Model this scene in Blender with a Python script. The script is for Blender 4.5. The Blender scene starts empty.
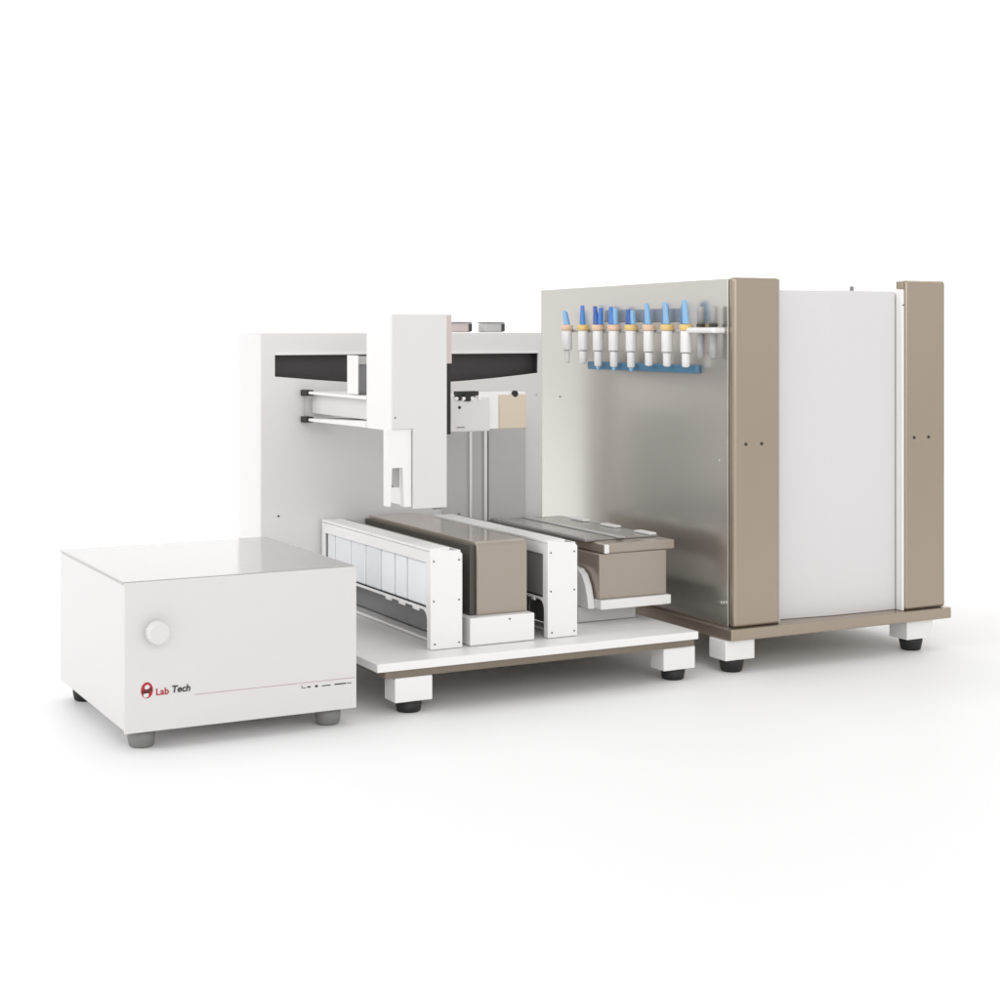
import bpy, bmesh, math, random
from mathutils import Vector, Matrix
random.seed(4)
S = bpy.context.scene
COL = S.collection

# ------------------------------------------------------------------ materials
def mat(name, color, rough=0.4, metal=0.0, coat=0.0, coat_rough=0.08, bump=0.0, bscale=60.0,
        trans=0.0, alpha=1.0, vary=0.02, stretch=None, spec=0.5):
    m = bpy.data.materials.new(name); m.use_nodes = True
    nt = m.node_tree; b = nt.nodes['Principled BSDF']
    b.inputs['Roughness'].default_value = rough
    b.inputs['Metallic'].default_value = metal
    b.inputs['Coat Weight'].default_value = coat
    b.inputs['Coat Roughness'].default_value = coat_rough
    b.inputs['Transmission Weight'].default_value = trans
    b.inputs['Alpha'].default_value = alpha
    b.inputs['Specular IOR Level'].default_value = spec
    tc = nt.nodes.new('ShaderNodeTexCoord')
    mp = nt.nodes.new('ShaderNodeMapping')
    if stretch: mp.inputs['Scale'].default_value = stretch
    nt.links.new(tc.outputs['Object'], mp.inputs['Vector'])
    n = nt.nodes.new('ShaderNodeTexNoise'); n.inputs['Scale'].default_value = bscale
    n.inputs['Detail'].default_value = 4
    nt.links.new(mp.outputs['Vector'], n.inputs['Vector'])
    r = nt.nodes.new('ShaderNodeMapRange')
    r.inputs['To Min'].default_value = 1 - vary; r.inputs['To Max'].default_value = 1 + vary
    nt.links.new(n.outputs['Fac'], r.inputs['Value'])
    mx = nt.nodes.new('ShaderNodeVectorMath'); mx.operation = 'SCALE'
    mx.inputs[0].default_value = color[:3]
    nt.links.new(r.outputs['Result'], mx.inputs['Scale'])
    nt.links.new(mx.outputs['Vector'], b.inputs['Base Color'])
    if bump:
        bp = nt.nodes.new('ShaderNodeBump'); bp.inputs['Strength'].default_value = bump
        bp.inputs['Distance'].default_value = 0.0006
        nt.links.new(n.outputs['Fac'], bp.inputs['Height'])
        nt.links.new(bp.outputs['Normal'], b.inputs['Normal'])
    return m

WHITE   = mat('white_powder_coat', (.85, .84, .83), .38, bump=.10, bscale=420)
BOXTOP  = mat('glossy_white_enamel_shade_toned', (.42, .41, .395), .16, coat=.3, coat_rough=.05, bump=.0)  # white enamel; the dimmer look of the top is put into its colour
BOXW    = mat('white_enamel', (.68, .665, .66), .32, bump=.06, bscale=420)
TOWERW  = mat('tower_white_coat', (.77, .755, .75), .35, bump=.08, bscale=420)
HEADW   = mat('head_white_coat', (.70, .69, .68), .36, bump=.06, bscale=420)
PALE    = mat('pale_grey_coat', (.54, .535, .53), .35)
GREYT   = mat('grey_cover', (.32, .31, .30), .22, coat=.35)
LIGHTG  = mat('rear_panel_grey', (.70, .685, .69), .30, bump=.05, bscale=300)
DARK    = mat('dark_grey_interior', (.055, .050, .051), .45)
MIDG    = mat('mid_grey_plastic', (.24, .24, .245), .4)
BLACK   = mat('black_rubber', (.012, .012, .012), .55)
GREYR   = mat('grey_rubber', (.20, .20, .195), .5, bump=.2, bscale=200)
PINK    = mat('rose_grey_trim', (.60, .52, .51), .4)
BEIGE   = mat('beige_metallic_paint', (.40, .335, .265), .27, metal=.72, bump=.08, bscale=500)
STEEL   = mat('satin_side_metal', (.68, .65, .61), .27, metal=.9, bump=.05, bscale=260, stretch=(1, 1, .02))
BROWN   = mat('brown_beige_cover', (.36, .305, .25), .30, metal=.25, coat=.9, coat_rough=.10, bump=.06, bscale=500)
BROWNT  = mat('brown_grey_edge', (.20, .165, .125), .4, metal=.2)
TAN     = mat('tan_cap', (.66, .57, .45), .45)
PANE    = mat('clear_blue_tinted_plastic', (.80, .815, .845), .12, trans=.0, coat=.4)
SCREW   = mat('dark_screw', (.06, .055, .05), .35, metal=.6)
STEELB  = mat('bright_steel', (.75, .75, .74), .2, metal=.9)
BLUE    = mat('blue_plastic', (.05, .22, .62), .25, trans=.0, coat=.3)
BLUEL   = mat('light_blue_plastic', (.25, .50, .78), .2, coat=.3)
BLUED   = mat('deep_blue_plastic', (.03, .11, .42), .25, coat=.3)
BAND    = mat('blue_band', (.10, .26, .42), .3, coat=.3, alpha=.75)
YEL     = mat('yellow_collar', (.78, .56, .22), .4)
PEACH   = mat('peach_collar', (.80, .56, .40), .4)
TUBEW   = mat('white_tube', (.86, .85, .84), .25, coat=.3)
TUBEG   = mat('grey_tube', (.36, .355, .36), .25, coat=.3)
RED     = mat('red_print', (.42, .012, .02), .5)
DRED    = mat('dark_red_print', (.12, .01, .012), .5)
PRINTK  = mat('black_print', (.015, .012, .015), .5)
LINEP   = mat('grey_print_line', (.42, .28, .28), .5)
FLOORM  = mat('white_studio_sweep', (.93, .93, .93), .55, bump=0, vary=.003, spec=.3)

# ------------------------------------------------------------------ helpers
def wloc(o):
    v = Vector((0, 0, 0))
    while o: v += o.location; o = o.parent
    return v
def link(name, me, m, parent=None):
    """me is given in world coordinates; the object's origin is moved to its own centre"""
    cs = [v.co for v in me.vertices]
    lo = Vector([min(c[i] for c in cs) for i in range(3)]); hi = Vector([max(c[i] for c in cs) for i in range(3)])
    ctr = Vector(((lo.x+hi.x)/2, (lo.y+hi.y)/2, lo.z))
    me.transform(Matrix.Translation(-ctr))
    o = bpy.data.objects.new(name, me); COL.objects.link(o)
    me.materials.clear(); me.materials.append(m)
    if parent:
        o.parent = parent; o.location = ctr - wloc(parent)
    else: o.location = ctr
    return o
def tag(o, label, cat, group=None):
    o['label'] = label; o['category'] = cat
    if group: o['group'] = group
    return o
def thing(name, loc, label, cat, group=None):
    o = bpy.data.objects.new(name, None); COL.objects.link(o); o.location = loc
    o.empty_display_size = .05
    return tag(o, label, cat, group)
class G:
    def __init__(s): s.bm = bmesh.new()
    def _bev(s, geom, w, seg=2):
        if w: bmesh.ops.bevel(s.bm, geom=geom, offset=w, segments=seg, affect='EDGES', profile=.5)
    def box(s, x0, x1, y0, y1, z0, z1, bev=.0015, seg=2):
        b = bmesh.new(); bmesh.ops.create_cube(b, size=1)
        for v in b.verts:
            v.co = Vector((x0 if v.co.x < 0 else x1, y0 if v.co.y < 0 else y1, z0 if v.co.z < 0 else z1))
        if bev: bmesh.ops.bevel(b, geom=list(b.edges), offset=bev, segments=seg, affect='EDGES', profile=.5)
        s._merge(b); return s
    def _merge(s, b):
        me = bpy.data.meshes.new('tmp'); b.to_mesh(me); b.free()
        s.bm.from_mesh(me); bpy.data.meshes.remove(me)
    def prism(s, pts, axis, a0, a1, bev=.001):
        """pts: outline in the two other axes; extruded along axis from a0 to a1"""
        b = bmesh.new()
        def mk(p, a):
            return {'x': (a, p[0], p[1]), 'y': (p[0], a, p[1]), 'z': (p[0], p[1], a)}[axis]
        vs = [b.verts.new(mk(p, a0)) for p in pts]
        f = b.faces.new(vs)
        r = bmesh.ops.extrude_face_region(b, geom=[f])
        d = Vector(mk((0, 0), a1)) - Vector(mk((0, 0), a0))
        for v in r['geom']:
            if isinstance(v, bmesh.types.BMVert): v.co += d
        bmesh.ops.recalc_face_normals(b, faces=list(b.faces))
        if bev: bmesh.ops.bevel(b, geom=list(b.edges), offset=bev, segments=2, affect='EDGES', profile=.5)
        s._merge(b); return s
    def cyl(s, c, r0, r1, h, axis='z', seg=32, bev=.001):
        b = bmesh.new()
        bmesh.ops.create_cone(b, cap_ends=True, segments=seg, radius1=r0, radius2=r1, depth=h)
        if bev:
            es = [e for e in b.edges if any(len(f.verts) > 4 for f in e.link_faces)]
            bmesh.ops.bevel(b, geom=es, offset=bev, segments=3, affect='EDGES', profile=.5)
        m = Matrix.Translation(Vector((0, 0, h/2)))
        if axis == 'y': m = Matrix.Rotation(math.radians(90), 4, 'X') @ m     # points to -Y
        if axis == 'x': m = Matrix.Rotation(math.radians(-90), 4, 'Y') @ m    # points to -X
        bmesh.ops.transform(b, matrix=Matrix.Translation(Vector(c)) @ m, verts=b.verts)
        for f in b.faces: f.smooth = len(f.verts) == 4
        s._merge(b); return s
    def lathe(s, c, prof, seg=28, lean=(0, 0)):
        b = bmesh.new(); rings = []
        z0 = prof[0][1]
        for r, z in prof:
            rings.append([b.verts.new((c[0]+lean[0]*(z-z0)+max(r, 1e-5)*math.cos(2*math.pi*i/seg),
                                       c[1]+lean[1]*(z-z0)+max(r, 1e-5)*math.sin(2*math.pi*i/seg), c[2]+z)) for i in range(seg)])
        for a, d in zip(rings, rings[1:]):
            for i in range(seg):
                f = b.faces.new((a[i], a[(i+1) % seg], d[(i+1) % seg], d[i])); f.smooth = True
        b.faces.new(list(reversed(rings[0]))); b.faces.new(rings[-1])
        bmesh.ops.recalc_face_normals(b, faces=list(b.faces))
        s._merge(b); return s
    def put(s, name, m, parent=None):
        me = bpy.data.meshes.new(name); s.bm.to_mesh(me); s.bm.free()
        return link(name, me, m, parent)
def cut_plate(outer, holes, thick, axis, at, bev=.0008):
    """flat plate with holes; outline in the two axes other than 'axis'; occupies at..at+thick"""
    cu = bpy.data.curves.new('t', 'CURVE'); cu.dimensions = '2D'; cu.fill_mode = 'BOTH'
    cu.extrude = thick/2 - bev; cu.bevel_depth = bev; cu.bevel_resolution = 1; cu.offset = -bev
    for loop in [outer] + holes:
        sp = cu.splines.new('POLY'); sp.points.add(len(loop)-1)
        for p, q in zip(sp.points, loop): p.co = (q[0], q[1], 0, 1)
        sp.use_cyclic_u = True
    me = conv(cu)
    for v in me.vertices:
        a, b, c = v.co
        c += at + thick/2
        v.co = {'x': (c, a, b), 'y': (a, c, b), 'z': (a, b, c)}[axis]
    b = bmesh.new(); b.from_mesh(me); bmesh.ops.remove_doubles(b, verts=b.verts, dist=1e-6)
    bmesh.ops.recalc_face_normals(b, faces=list(b.faces)); b.to_mesh(me); b.free()
    return me
def conv(cu):
    o = bpy.data.objects.new('t', cu); COL.objects.link(o)
    dg = bpy.context.evaluated_depsgraph_get()
    me = bpy.data.meshes.new_from_object(o.evaluated_get(dg)); bpy.data.objects.remove(o)
    return me
def rect(a0, a1, b0, b1, r=0, n=6):
    if not r: return [(a0, b0), (a1, b0), (a1, b1), (a0, b1)]
    out = []
    for cx, cy, st in ((a1-r, b0+r, -90), (a1-r, b1-r, 0), (a0+r, b1-r, 90), (a0+r, b0+r, 180)):
        for i in range(n+1):
            t = math.radians(st + 90*i/n); out.append((cx+r*math.cos(t), cy+r*math.sin(t)))
    return out
def text_mesh(body, size, x, y, z, ext=.0003, shear=0, sx=1, off=0):
    cu = bpy.data.curves.new('t', 'FONT'); cu.body = body; cu.size = size; cu.extrude = ext; cu.shear = shear
    cu.offset = off
    me = conv(cu)
    for v in me.vertices: v.co = (x + v.co.x*sx, y - v.co.z, z + v.co.y)
    return me
def screw(x, y, z, parent, axis='y', r=.0022, name='screw', m=None):
    return G().cyl((x, y, z), r, r, .0012, axis, 14, .0003).put(name, m or SCREW, parent)

# ------------------------------------------------------------------ setting
# one seamless white sweep: flat floor, then a wide curve up into the backdrop behind the row
g = bmesh.new()
prof = [(-6, 0), (0, 0), (4, 0), (7, 0)]
for i in range(1, 25):
    t = math.radians(90*i/24); prof.append((7+3*math.sin(t), 3-3*math.cos(t)))
prof.append((10, 9))
th = math.atan(865/1637); fwd = Vector((math.sin(th), math.cos(th), 0)); rgt = Vector((math.cos(th), -math.sin(th), 0))
rows = [[g.verts.new(fwd*d + rgt*w + Vector((0, 0, z))) for w in (-14, 14)] for d, z in prof]
for p, q in zip(rows, rows[1:]):
    f = g.faces.new((p[0], p[1], q[1], q[0])); f.smooth = True
me = bpy.data.meshes.new('ground'); g.to_mesh(me); g.free()
fl = bpy.data.objects.new('ground', me); COL.objects.link(fl); me.materials.append(FLOORM)
fl['kind'] = 'structure'

# ------------------------------------------------------------------ small white box
bx = thing('instrument_box', (.86, 2.71, 0), 'low white box with round knob and red logo, left of the autosampler', 'instrument')
X0, X1, Y0, Y1, Z0, Z1 = .664, 1.049, 2.49, 2.925, .030, .262
G().box(X0+.001, X1-.001, Y0+.006, Y1, Z0+.001, Z1-.004, .003).put('body', BOXW, bx)
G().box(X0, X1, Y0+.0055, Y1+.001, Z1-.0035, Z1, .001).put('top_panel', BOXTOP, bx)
fp = G().box(X0, X1, Y0, Y0+.0045, Z0-.001, Z1-.001, .0012).put('front_panel', BOXW, bx)
G().box(X0+.0008, X1-.0008, Y0+.0046, Y0+.0059, .08, .215, 0).put('panel_gasket', MIDG, bx)
kn = G().cyl((.7115, Y0, .1845), .0095, .0095, .016, 'y', 32, .001)
kn.cyl((.7115, Y0-.012, .1845), .0190, .0175, .015, 'y', 48, .003)
kn.put('knob', BOXW, bx)
for (x, y) in ((.700, 2.525), (1.012, 2.525), (.700, 2.885), (1.012, 2.885)):
    G().lathe((x, y, 0), [(.0165, 0), (.0195, .003), (.0215, .015), (.0215, .0285)]).put('foot', GREYR if y < 2.6 else BLACK, bx)
# round emblem, lettering, rule and small caption on the front panel
def ell(cx, cz, rx, rz, m, nm, par, d, rot=0):
    pts = []
    for i in range(32):
        t = 2*math.pi*i/32; a, b = rx*math.cos(t), rz*math.sin(t)
        pts.append((cx+a*math.cos(rot)-b*math.sin(rot), cz+a*math.sin(rot)+b*math.cos(rot)))
    return G().prism(pts, 'y', Y0-d, Y0-d+.0003, 0).put(nm, m, par)
lg = ell(.699, .0935, .0095, .0125, RED, 'emblem', fp, .0004)
ell(.6992, .0985, .0040, .0035, BOXW, 'emblem_mark', lg, .0008, .3)
ell(.6975, .0865, .0042, .0042, BOXW, 'emblem_mark', lg, .0008, .4)
G().prism([(.6905, .0925), (.7065, .0975), (.7075, .0935), (.7035, .0895), (.6915, .0885)], 'y', Y0-.0008, Y0-.0005, 0).put('emblem_mark', DRED, lg)
link('lettering', text_mesh('Lab', .0150, .7125, Y0-.0006, .0845, sx=1.0, off=.0002), RED, fp)
link('lettering', text_mesh('Tech', .0150, .7375, Y0-.0006, .0860, shear=.15, sx=1.0, off=.0003), PRINTK, fp)
G().box(.7745, 1.046, Y0-.0003, Y0, .0788, .0796, 0).put('printed_line', LINEP, fp)
for a, b, c, d in ((.953, .954, .0705, .0755), (.954, .960, .0705, .0714), (.9625, .9685, .0705, .0728), (.976, .981, .0700, .0732), (.988, 1.003, .0702, .0718), (1.010, 1.030, .0702, .0722), (1.032, 1.040, .0704, .0716)):
    G().box(a, b, Y0-.0003, Y0, c, d, 0).put('caption_mark', PRINTK, fp)

# ------------------------------------------------------------------ open autosampler
au = thing('autosampler', (1.42, 2.88, 0), 'open white autosampler frame with tall head hanging over its base plate', 'laboratory instrument')
PX0, PX1, PY0 = 1.097, 1.746, 2.515
G().box(PX0, PX1, PY0, 3.24, .076, .0905, .0015).put('base_plate', WHITE, au)
G().box(PX0+.018, PX1-.004, PY0+.008, 3.235, .0625, .0755, .001).put('under_frame', BROWNT, au)
for (x, y) in ((1.168, 2.545), (1.712, 2.550), (1.168, 3.19), (1.712, 3.19)):
    w = .035
    fb = G().box(x-w, x+w, y-.0225, y+.0225, .020, .0620, .002).put('foot_block', WHITE, au)
    G().lathe((x+.0, y, 0), [(.0185, 0), (.0205, .002), (.0235, .0195)]).put('rubber_foot', BLACK, fb)
# rear tower: front skin with bowed slot, side skins, back
TX0, TX1, TY0, TY1, TZ0, TZ1 = 1.100, 1.742, 3.10, 3.237, .091, .644
def bow(x0, x1, zt, zb, sag, nn=24):
    pts = [(x1, zt), (x0, zt)]
    for i in range(nn+1):
        t = i/nn; pts.append((x0+(x1-x0)*t, zb - sag*math.sin(math.pi*t)))
    return pts
slot = bow(1.130, 1.7315, .5995, .557, .018)
link('tower_front', cut_plate(rect(TX0, TX1, TZ0, TZ1, .004), [slot], .006, 'y', TY0), TOWERW, au)
G().box(TX0, TX0+.005, TY0+.0065, TY1, TZ0, TZ1-.002, .001).put('tower_side', TOWERW, au)
G().box(TX1-.005, TX1, TY0+.0065, TY1, TZ0, TZ1-.002, .001).put('tower_side', TOWERW, au)
G().box(TX0, TX1, TY0+.0065, TY1, TZ1-.0015, TZ1, .0005).put('tower_top', TOWERW, au)
G().box(TX0+.0055, TX1-.0055, TY1-.006, TY1, TZ0, TZ1-.002, .001).put('tower_back', TOWERW, au)
# dark channel behind the slot
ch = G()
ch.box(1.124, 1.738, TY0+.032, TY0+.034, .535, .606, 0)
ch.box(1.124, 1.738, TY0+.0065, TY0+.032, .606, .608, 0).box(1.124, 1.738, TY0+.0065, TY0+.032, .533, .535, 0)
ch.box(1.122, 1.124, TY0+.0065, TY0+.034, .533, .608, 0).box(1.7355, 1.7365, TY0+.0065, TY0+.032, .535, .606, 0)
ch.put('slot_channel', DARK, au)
# bright lip above the slot
G().box(1.130, 1.7315, TY0-.003, TY0-.0002, .5998, .6055, .0008).put('slot_lip', WHITE, au)
screw(1.137, TY0, .278, au); screw(1.727, TY0, .51, au, m=PALE)
# hose fittings on the tower's top
for x0, x1, m_ in ((1.528, 1.577, PINK), (1.610, 1.656, PALE)):
    f_ = G().box(x0, x1, 3.115, 3.150, .645, .664, .003).put('hose_fitting', m_, au)
    G().box(x0-.001, x1+.001, 3.114, 3.151, .6645, .6675, .001).put('fitting_cap', MIDG, f_)
    G().box(x1-.007, x1+.001, 3.113, 3.1145, .647, .664, .0005).put('fitting_clip', DARK, f_)
# arm running forward from the slot: C channel with two flanges
a0, a1 = 2.774, 3.099
G().box(1.187, 1.262, a0, a1-.035, .522, .5275, .001).put('upper_flange', WHITE, au)
G().prism([(a0, .4705), (a1-.035, .4680), (a1-.035, .4735), (a0, .4820)], 'x', 1.187, 1.262, .001).put('lower_flange', WHITE, au)
G().box(1.206, 1.262, a0, a1-.006, .4825, .5215, .001).put('arm_web', HEADW, au)
G().box(1.1875, 1.1895, a1-.007, a1-.003, .470, .524, .0005).put('arm_edge', PALE, au)
for z in (.5235, .4700):
    G().prism([(a1-.0345, z-.001), (a1-.0345, z+.003), (a1-.085, z+.0008), (a1-.030, z+.0065), (a1-.001, z+.0065), (a1-.001, z-.006), (a1-.030, z-.005)][3:]+[(a1-.0345, z-.001)], 'x', 1.183, 1.200, .0015).put('rubber_stop', BLACK, au)
# small carriage on the arm, just behind the head
c1 = G().box(1.200, 1.203, 2.845, 2.895, .5285, .602, .0008).put('carriage_side', WHITE, au)
c2 = G().box(1.2035, 1.258, 2.860, 2.890, .5285, .600, .001).put('carriage_block', MIDG, au)
G().box(1.2032, 1.258, 2.857, 2.8595, .585, .600, .0006).put('carriage_cap', PALE, c2)
# the head: wide column with an open bracket on its lower left
HX0, HX1, HY0, HY1 = 1.1873, 1.2958, 2.657, 2.773
hd = G().prism([(HX0, .4735), (1.2290, .4735), (1.2290, .3300), (HX1, .3300), (HX1, .6785), (HX0, .6785)], 'y', HY0, HY0+.004, .0012).put('head_front', HEADW, au)
G().prism([(HX0+.0005, .4700), (1.2300, .4700), (1.2300, .3320), (HX1-.001, .3320), (HX1-.001, .6780), (HX0+.0005, .6780)], 'y', HY0+.005, HY1, .0012).put('head_body', WHITE, au)
G().box(HX1+.0005, 1.3145, HY0+.018, HY1-.005, .589, .6780, .001).put('head_rear_trim', PINK, au)
G().box(HX1+.0005, 1.3135, HY0+.020, HY1-.010, .460, .588, .001).put('cable_gap', BLACK, au)
G().box(HX1+.002, HX1+.020, HY0+.045, HY1-.010, .5705, .5880, .002).put('cable_clip', BLACK, au)
# forked bracket
G().prism([(1.1800, .4728), (1.1800, .3360), (1.1880, .3360), (1.1905, .4040), (1.2110, .4040), (1.2135, .3335), (1.2286, .3335), (1.2286, .4728)], 'y', HY0+.006, HY0+.022, .001).put('needle_bracket', WHITE, au)
G().box(1.1905, 1.2200, HY0+.040, HY0+.046, .366, .408, .001).put('needle_block', PALE, au)
screw(1.193, HY0+.038, .372, au, r=.0025); screw(1.205, HY0+.038, .369, au, r=.0015, m=MIDG)
screw(1.1935, HY0, .494, au, r=.0018, m=MIDG)
screw(1.1705+.075, HY0+.02, .3295, au, r=.0015, m=MIDG)
G().box(1.273, 1.287, HY0+.004, HY0+.016, .3265, .3315, .001).put('head_latch', MIDG, au)
# cross beam to the right of the head
G().box(1.3145, 1.4574, 2.800, 2.812, .455, .5205, .0025).put('beam_plate', HEADW, au)
G().box(1.3145, 1.4620, 2.8125, 2.905, .455, .5235, .003).put('cross_beam', WHITE, au)
ec = G().box(1.4625, 1.5640, 2.850, 2.905, .4555, .5270, .0015).put('end_cap', WHITE, au)
G().box(1.5030, 1.5635, 2.846, 2.8495, .4560, .5220, .001).put('tan_plate', TAN, ec)
G().cyl((1.538, 2.852, .524), .0065, .0065, .007, 'y', 20, .001).put('cap_knob', BLACK, ec)
tr_ = G()
tr_.box(1.3900, 1.4350, 2.802, 2.822, .524, .5325, .0015)
tr_.box(1.3850, 1.3960, 2.798, 2.806, .515, .5300, .001).box(1.4020, 1.4150, 2.797, 2.801, .5135, .5260, .001)
tr_.put('cable_carrier', BLACK, au)
for x in (1.385, 1.4000, 1.418, 1.434): G().cyl((x, 2.7995, .519), .0035, .0035, .003, 'y', 16, .0005).put('guide_roller', WHITE, au)
screw(1.3920, 2.800, .502, au, r=.0030, m=BLACK)
G().box(1.386, 1.403, 2.7985, 2.7998, .4630, .4650, .0003).put('warning_strip', MIDG, au)
# guide rods and covers in front of the tower
for x, w in ((1.559, .0030), (1.594, .0035)):
    G().cyl((x, 3.082, .235), w, w, .225, 'z', 16, .0005).put('guide_rod', TUBEW, au)
G().box(1.500, 1.600, 3.0905, 3.0995, .230, .470, .001).put('tower_panel', PALE, au)
G().box(1.605, 1.694, 3.0875, 3.0995, .2450, .470, .0015).put('tower_panel', PALE, au)
screw(1.535, 3.0905, .262, au, r=.003, m=MIDG)

# ------------------------------------------------------------------ sample racks (bridge-shaped, with cells)
def rack(x0, label, yb, cell=None):
    x1 = x0 + .062; yf = 2.580; zt = .268; zb = .0915
    t = thing('sample_rack', ((x0+x1)/2, (yf+yb)/2, zb), label, 'sample rack', 'white sample racks standing on the base plate')
    # end plates
    for nm, ya in (('end_plate', yf), ('end_plate', yb-.006)):
        G().prism([(x0, zb), (x1, zb), (x1, zt-.012), (x1-.006, zt-.006), (x0+.022, zt-.003), (x0+.018, zt), (x0, zt)], 'y', ya, ya+.006, .001).put(nm, WHITE, t)
    # side skin: bridge outline with rounded lower corners, one window for the cells
    for k, xa in enumerate((x0+.0005, x1-.0035)):
        lowz, r = .158, .018
        out = [(yf+.0065, zb), (yf+.016, zb)]
        for i in range(8):
            a = math.radians(180 - 90*i/7); out.append((yf+.016+r+r*math.cos(a), lowz-r+r*math.sin(a)))
        ye = yb-.0065
        for i in range(8):
            a = math.radians(90 - 90*i/7); out.append((ye-.0135-r+r*math.cos(a), lowz-r+r*math.sin(a)))
        out += [(ye-.0135, zb), (ye, zb), (ye, zt-.006), (yf+.0065, zt-.006)]
        link('side_plate', cut_plate(out, [rect(yf+.020, ye-.010, .1625, .242, .001)], .003, 'x', xa, .0005), WHITE, t)
    # cells seen through the window
    cuts = [2.601, 2.690, 2.744, 2.808, 2.880, 2.953, 3.035, yb-.017]
    for a, b in zip(cuts, cuts[1:]):
        G().box(x0+.0045, x1-.0080, a, b-.0035, .1635, .2415, .003).put('sample_cell', cell or PANE, t)
    # top rails: two long lids with a joint
    G().box(x0-.001, x0+.040, yf+.0065, (yf+yb)/2-.001, zt-.005, zt, .001).put('top_rail', WHITE, t)
    G().box(x0-.001, x0+.040, (yf+yb)/2+.001, yb-.0065, zt-.005, zt, .001).put('top_rail', WHITE, t)
    ln = G().box(x0+.0405, x0+.0425, yf+.02, yb-.03, zt-.0045, zt+.0005, 0).put('rail_groove', MIDG, t)
    tr = G().box(x0+.004, x1-.005, yf+.030, yb-.030, .1580, .1620, .001).put('rack_shelf', DARK, t)
    for k in range(3):
        G().box(x0-.001, x0+.004, yf+.05+k*.06, yf+.075+k*.06, .1530, .1615, .002).put('shelf_tab', WHITE, t)
    G().box(x1-.0070, x1-.0040, yf+.017, yb-.020, zb+.007, .1570, .001).put('under_rack_shade', MIDG, t)  # grey sheet put in to paint the darkness inside the closed rack
    G().box(x0+.0300, x1-.0075, yf+.0170, yb-.020, zb+.0005, zb+.006, .001).put('floor_rail', WHITE, t)
    for x, z in ((x0+.006, .246), (x1-.007, .246), (x0+.006, .176), (x1-.007, .176), (x1-.007, .101), (x0+.008, .101)):
        screw(x, yf, z, t, r=.0015)
    return t
rack(1.2265, 'white bridge-shaped sample rack left of the upright brown cover, next to the low box', 3.092)
rack(1.4615, 'white sample rack between the upright brown cover and the lidded brown trough', 3.060, MIDG)

# ------------------------------------------------------------------ wash station under a bent brown cover
ws = thing('wash_station', (1.378, 2.84, .0915), 'narrow brown cover bent over a low white block between two white racks', 'wash station')
zt = .2715
out = [(2.600, .141), (2.600, zt-.014)]
for i in range(1, 8):
    a = math.radians(180 - 90*i/7); out.append((2.614+.014*math.cos(a), zt-.014+.014*math.sin(a)))
inn = [(3.085, zt), (3.085, .141)]
cv = G().prism(out+inn, 'x', 1.3275, 1.4292, .0012).put('bent_cover', BROWN, ws)
G().box(1.3160, 1.3262, 2.606, 3.080, .1405, .2660, .001).put('side_shade_sheet', mat('painted_side_shade', (.07, .06, .05), .5), ws)  # dark sheet painted as the shade on the cover's left side
G().box(1.3040, 1.4340, 2.580, 2.700, .0915, .1420-.0015, .002).put('front_block', WHITE, ws)
G().box(1.2960, 1.4340, 2.7005, 3.080, .0915, .1400, .002).put('rear_block', PALE, ws)
screw(1.383, 2.580, .1335, ws, r=.0016)
hs = G()
for k, x in enumerate((1.4400, 1.4475, 1.4540, 1.4500)):
    hs.cyl((x, 2.612+k*.012, .0915), .0034, .0034, .060+.004*k, 'z', 14, .0005)
hs.put('hose', BLACK, ws)

# ------------------------------------------------------------------ trough in its tray
tg = thing('reagent_trough', (1.69, 2.86, .0915), 'brown trough with overhanging lid, held in a white tray beside the tall cabinet', 'reagent trough')
G().box(1.6125, 1.7645, 2.650, 3.080, .1400, .2255, .0015).put('trough_body', BROWN, tg)
lid = G().box(1.6225, 1.7825, 2.6485, 3.082, .2258, .2440, .003).put('lid', BROWN, tg)
G().box(1.6215, 1.6320, 2.6445, 2.6480, .2265, .2435, .0015).put('lid_catch', WHITE, lid)
G().box(1.6050, 1.6300, 2.690, 3.080, .2443, .2520, .003).put('lid_rail', GREYT, lid)
G().box(1.6320, 1.7780, 2.700, 3.080, .2443, .2475, .001).put('lid_sheet', GREYT, lid)
G().box(1.6800, 1.6960, 2.690, 3.080, .2478, .2500, .0008).put('lid_rail', PALE, lid)
for y in (2.70, 2.83, 2.95):
    G().box(1.757, 1.775, y, y+.055, .2478, .2525, .0015).put('lid_hinge', WHITE, lid)
G().box(1.6100, 1.7690, 2.640, 3.080, .1215, .1395, .002).put('tray', WHITE, tg)
sd = [(2.660, .1215), (3.080, .1215), (3.080, .195), (2.720, .195), (2.700, .193), (2.684, .183), (2.672, .165), (2.664, .143)]
G().prism(sd, 'x', 1.5950, 1.6095, .002).put('tray_side', WHITE, tg)
G().prism(sd, 'x', 1.7660, 1.7690, .001).put('tray_side', WHITE, tg)
G().box(1.5900, 1.7200, 2.690, 3.050, .0915, .1210, .002).put('support', PALE, tg)

# ------------------------------------------------------------------ cabinet
cb = thing('instrument_cabinet', (2.09, 2.88, 0), 'tall white cabinet with beige corner posts and a metallic side panel', 'cabinet')
CX0, CX1, CY0, CY1, CZ0, CZ1 = 1.838, 2.366, 2.530, 3.278, .063, .748
G().box(CX0-.014, CX1+.006, CY0-.010, CY1+.004, CZ0, .0850, .002).put('base_plate', BEIGE, cb)
# left side panel of satin metal
sp_ = G().prism([(CY0+.021, .0855), (CY1, .0855), (CY1, .7415), (CY0+.021, CZ1)], 'x', CX0, CX0+.006, .001).put('side_panel', STEEL, cb)
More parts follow.
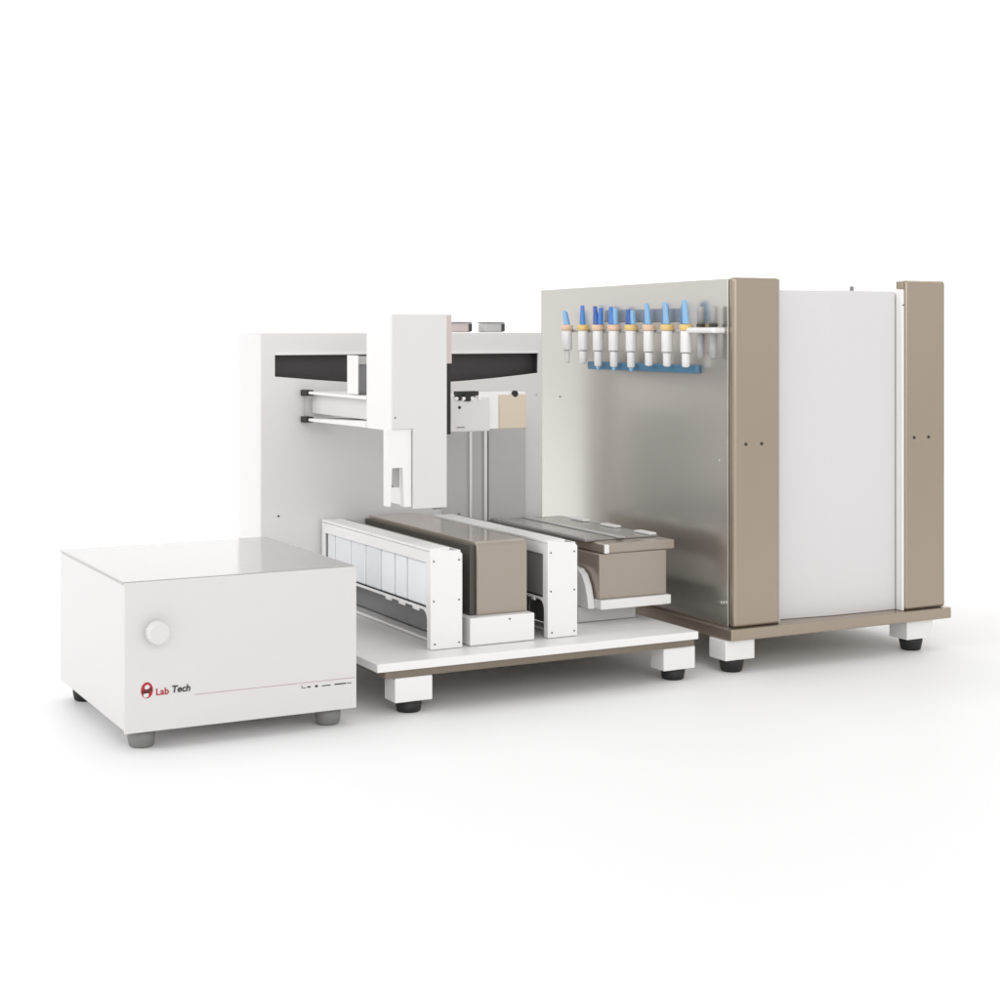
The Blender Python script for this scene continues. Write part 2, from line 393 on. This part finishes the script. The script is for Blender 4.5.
# front posts: folded sheet
def post(xa, xb, name='corner_post'):
    p = G().box(xa, xb, CY0, CY0+.020, .0855, CZ1+.002, .0065, 5).put(name, BEIGE, cb)
    return p
p1 = post(CX0, 1.946)
G().box(1.9465, 1.9505, CY0+.006, CY0+.020, .0855, CZ1, .001).put('post_flange', PALE, p1)
p2 = post(2.2590, CX1)
G().box(2.2530, 2.2585, CY0+.003, CY0+.022, .0855, .7320, .001).put('post_flange', WHITE, p2)
G().box(2.2535, 2.2585, CY0+.003, CY0+.022, .7325, CZ1, .001).put('post_flange', BEIGE, p2)
for p, xs in ((p1, (1.8650, 1.9020)), (p2, (2.2820, 2.3200))):
    for x in xs: screw(x, CY0, .4330, p, r=.0032, m=SCREW)
# two rear white sheets: front panel in two leaves with a fold
G().prism([(1.9510, CY0+.0400), (2.0900, CY0+.0240), (2.2526, CY0+.0225), (2.2526, CY0+.0270), (2.0900, CY0+.0285), (1.9510, CY0+.0450)], 'z', .0855, .7280, .0008).put('front_panel', LIGHTG, cb)
G().box(CX1-.006, CX1, CY0+.021, CY1, .0855, .7250, .001).put('side_panel', BEIGE, cb)
G().box(CX0+.0065, CX1-.0065, CY1-.006, CY1, .0855, .7250, .001).put('back_panel', LIGHTG, cb)
G().box(CX0+.0065, CX1-.0065, CY0+.046, CY1-.0065, .7190, .7250, .001).put('roof', LIGHTG, cb)
screw(2.2556, CY0+.003, .700, cb, r=.0015)
lt = G().cyl((2.18, 2.60, .7255), .004, .004, .013, 'z', 16, .001).put('roof_knob', MIDG, cb)
for (x, y) in ((1.854, 2.560), (2.302, 2.562), (1.854, 3.22), (2.302, 3.22)):
    fb = G().box(x-.034, x+.034, y-.027, y+.027, .0240, .0625, .002).put('foot_block', WHITE, cb)
    G().lathe((x-.004, y-.004, 0), [(.0180, 0), (.0205, .003), (.0235, .018), (.0238, .0235)]).put('rubber_foot', BLACK, fb)
for z in (.40,): screw(CX0, CY0+.05, z, cb, 'x', .003, m=STEELB)
G().box(CX0-.010, CX0-.0005, CY0+.028, CY0+.040, .128, .133, .001).put('side_latch', STEELB, cb)
screw(CX0, 3.19, .50, cb, 'x', .0025, m=BEIGE)

# ------------------------------------------------------------------ pipette rack with tubes
WX = CX0
rk = thing('pipette_rack', (WX-.02, 2.85, .565), 'slim white and blue wall rack on the metallic side of the cabinet', 'rack')
G().box(WX-.030, WX-.0005, 2.556, 2.660, .6440, .6550, .004).put('white_bar', TUBEW, rk)
G().box(WX-.012, WX-.0005, 2.6605, 3.125, .6450, .6520, .002).put('white_bar', PALE, rk)
G().box(WX-.0100, WX-.0005, 2.640, 3.055, .5650, .5820, .003).put('blue_strip', BAND, rk)
G().box(WX-.0060, WX-.0005, 2.700, 2.990, .6660, .6930, .002).put('reflection_haze_strip', mat('painted_blue_haze', (.34, .40, .48), .35, alpha=.6), rk)  # see-through sheet painting the blue haze reflected in the metal
ys = [3.117, 3.048, 2.986, 2.922, 2.855, 2.788, 2.722, 2.656]
desc = [
 ('white vial farthest from the corner post, with a short slanted blue clip', .72, .0, PEACH, [(0, .30, BLUEL), (-.10, .28, BLUE)]),
 ('white vial with one straight blue clip, second from the far end of the rack', .95, .0, YEL, [(.05, .02, BLUE)]),
 ('white vial whose two dark blue clips form an arch, third from the far end', .9, .0, PEACH, [(-.3, .12, BLUED), (.3, -.12, BLUE)]),
 ('white peach-collared vial with pale blue clips, fourth from the far end of the rack', .85, .0, PEACH, [(-.4, .05, BLUE), (.1, .0, BLUEL)]),
 ('white yellow-collared vial with the lowest blue clips, fifth from the far end', .72, .0, YEL, [(-.4, .0, BLUED), (.2, .05, BLUEL)]),
 ('white peach-collared vial with a broad blue clip, third from the corner post', .98, .0, PEACH, [(0, .22, BLUEL), (-.5, .0, BLUE)]),
 ('white vial with cream yellow collar and broad blue clip, second from the corner post', 1.0, .0, YEL, [(0, .15, BLUEL), (-.45, -.05, BLUE)]),
 ('white vial nearest the corner post, with the tallest forked blue clip', 1.08, .0, YEL, [(.15, .20, BLUEL), (-.45, .0, BLUE)]),
]
for i, (y, (lb, hgt, _, cm, clips)) in enumerate(zip(ys, desc)):
    x = WX-.024; rr = .0112
    v = thing('sample_vial', (x, y, .57), lb, 'vial', 'white vials with blue clips hanging in the wall rack')
    G().lathe((x, y, .6060), [(rr*.93, 0), (rr, .002), (rr, .040), (rr*.96, .0425)]).put('vial_body', TUBEW, v)
    nz = .5720 if i in (2, 3, 4) else .5770
    nr = .0060 if i == 0 else .0084
    G().lathe((x, y, nz), [(.0045, 0), (nr*.95, .003), (nr, .6045-nz-.003), (nr, .6045-nz)]).put('lower_tube', BLUEL if False else TUBEW, v)
    G().lathe((x, y, .6048), [(nr*.9, 0), (nr*.9, .001)]).put('joint', MIDG, v)
    if i in (2, 3, 4): G().lathe((x, y, nz-.008), [(.0025, 0), (.0045, .0078)]).put('tip', BLUEL, v)
    G().lathe((x, y, .6490), [(rr*1.10, 0), (rr*1.18, .0015), (rr*1.18, .0105), (rr*1.05, .0120)]).put('collar', cm, v)
    for k, (oy, lean, bmt) in enumerate(clips):
        h = .044*hgt*(1 if k == 0 else .9)
        cx = x - .002 + k*.004; cy = y - oy*.018
        w0, w1 = .0080, .0042
        G().prism([(cy-w0, .6615), (cy+w0, .6615), (cy+w1+lean*.03, .6615+h), (cy-w1+lean*.03, .6615+h)], 'x', cx-.003-.001*k, cx+.003, .0012).put('blue_clip', bmt, v)
for y, lb in ((2.617, 'grey empty holder close beside the last blue-clipped vial'), (2.576, 'grey empty holder standing alone at the end of the white bar')):
    v = thing('tube_holder', (WX-.016, y, .60), lb, 'holder', 'grey tube holders on the white bar')
    G().lathe((WX-.016, y, .6560), [(.0085, 0), (.0088, .006)]).put('holder_base', SCREW, v)
    G().lathe((WX-.016, y, .6625), [(.0068, 0), (.0068, .030), (.0060, .033)]).put('holder_stem', TUBEG, v)
    G().lathe((WX-.016, y, .5950), [(.0050, 0), (.0068, .004), (.0068, .0475)]).put('lower_stem', TUBEG, v)

# ------------------------------------------------------------------ light
W = bpy.data.worlds.new('World'); S.world = W; W.use_nodes = True
nt = W.node_tree; bg = nt.nodes['Background']
tc = nt.nodes.new('ShaderNodeTexCoord'); sep = nt.nodes.new('ShaderNodeSeparateXYZ')
nt.links.new(tc.outputs['Generated'], sep.inputs['Vector'])
cr = nt.nodes.new('ShaderNodeValToRGB')
nt.links.new(sep.outputs['Z'], cr.inputs['Fac'])
e = cr.color_ramp.elements
e[0].position = 0.0; e[0].color = (1.0, 1.0, 1.0, 1)
e[1].position = .85; e[1].color = (.62, .62, .62, 1)
k = e.new(.35); k.color = (1.0, 1.0, 1.0, 1)
nt.links.new(cr.outputs['Color'], bg.inputs['Color'])
bg.inputs['Strength'].default_value = 1.02
def area(name, loc, target, size, power, color=(1, 1, 1)):
    l = bpy.data.lights.new(name, 'AREA'); l.shape = 'RECTANGLE'; l.size = size[0]; l.size_y = size[1]
    l.energy = power; l.color = color
    o = bpy.data.objects.new(name, l); COL.objects.link(o); o.location = loc
    d = Vector(target)-Vector(loc); o.rotation_euler = d.to_track_quat('-Z', 'Y').to_euler()
    return o
area('softbox_key', (-2.4, 3.0, 2.2), (1.4, 2.9, .3), (2.0, 1.6), 42, (.97, .985, 1))
area('softbox_top', (1.2, 2.0, 3.6), (1.4, 2.6, 0), (2.6, 2.2), 9)
area('added_front_fill', (.2, -1.6, 1.7), (1.4, 2.8, .3), (3.2, 2.0), 42, (1, .985, .97))  # fill added behind the camera to brighten the front faces
# lamps added to whiten the backdrop, behind and above the row, turned away from it
for w in (-3.2, 0, 3.2):
    p = fwd*5.2 + rgt*w + Vector((0, 0, 4.6))
    area('added_backdrop_fill', p, fwd*9.0 + rgt*w*1.3 + Vector((0, 0, .9)), (2.5, 1.2), 75)

# ------------------------------------------------------------------ camera
cam = bpy.data.cameras.new('Camera'); co = bpy.data.objects.new('Camera', cam); COL.objects.link(co)
co.location = (0, 0, .65)
co.rotation_euler = (math.radians(90), 0, -math.atan(865/1637))
cam.sensor_width = 36; cam.sensor_fit = 'HORIZONTAL'
cam.lens = 36*1637/1000
cam.shift_y = -.170
cam.clip_start = .05; cam.clip_end = 200
S.camera = co
S.render.resolution_x = S.render.resolution_y = 1024
S.view_settings.view_transform = 'Standard'; S.view_settings.look = 'None'
S.view_settings.exposure = 0; S.view_settings.gamma = 1; S.view_settings.use_curve_mapping = False
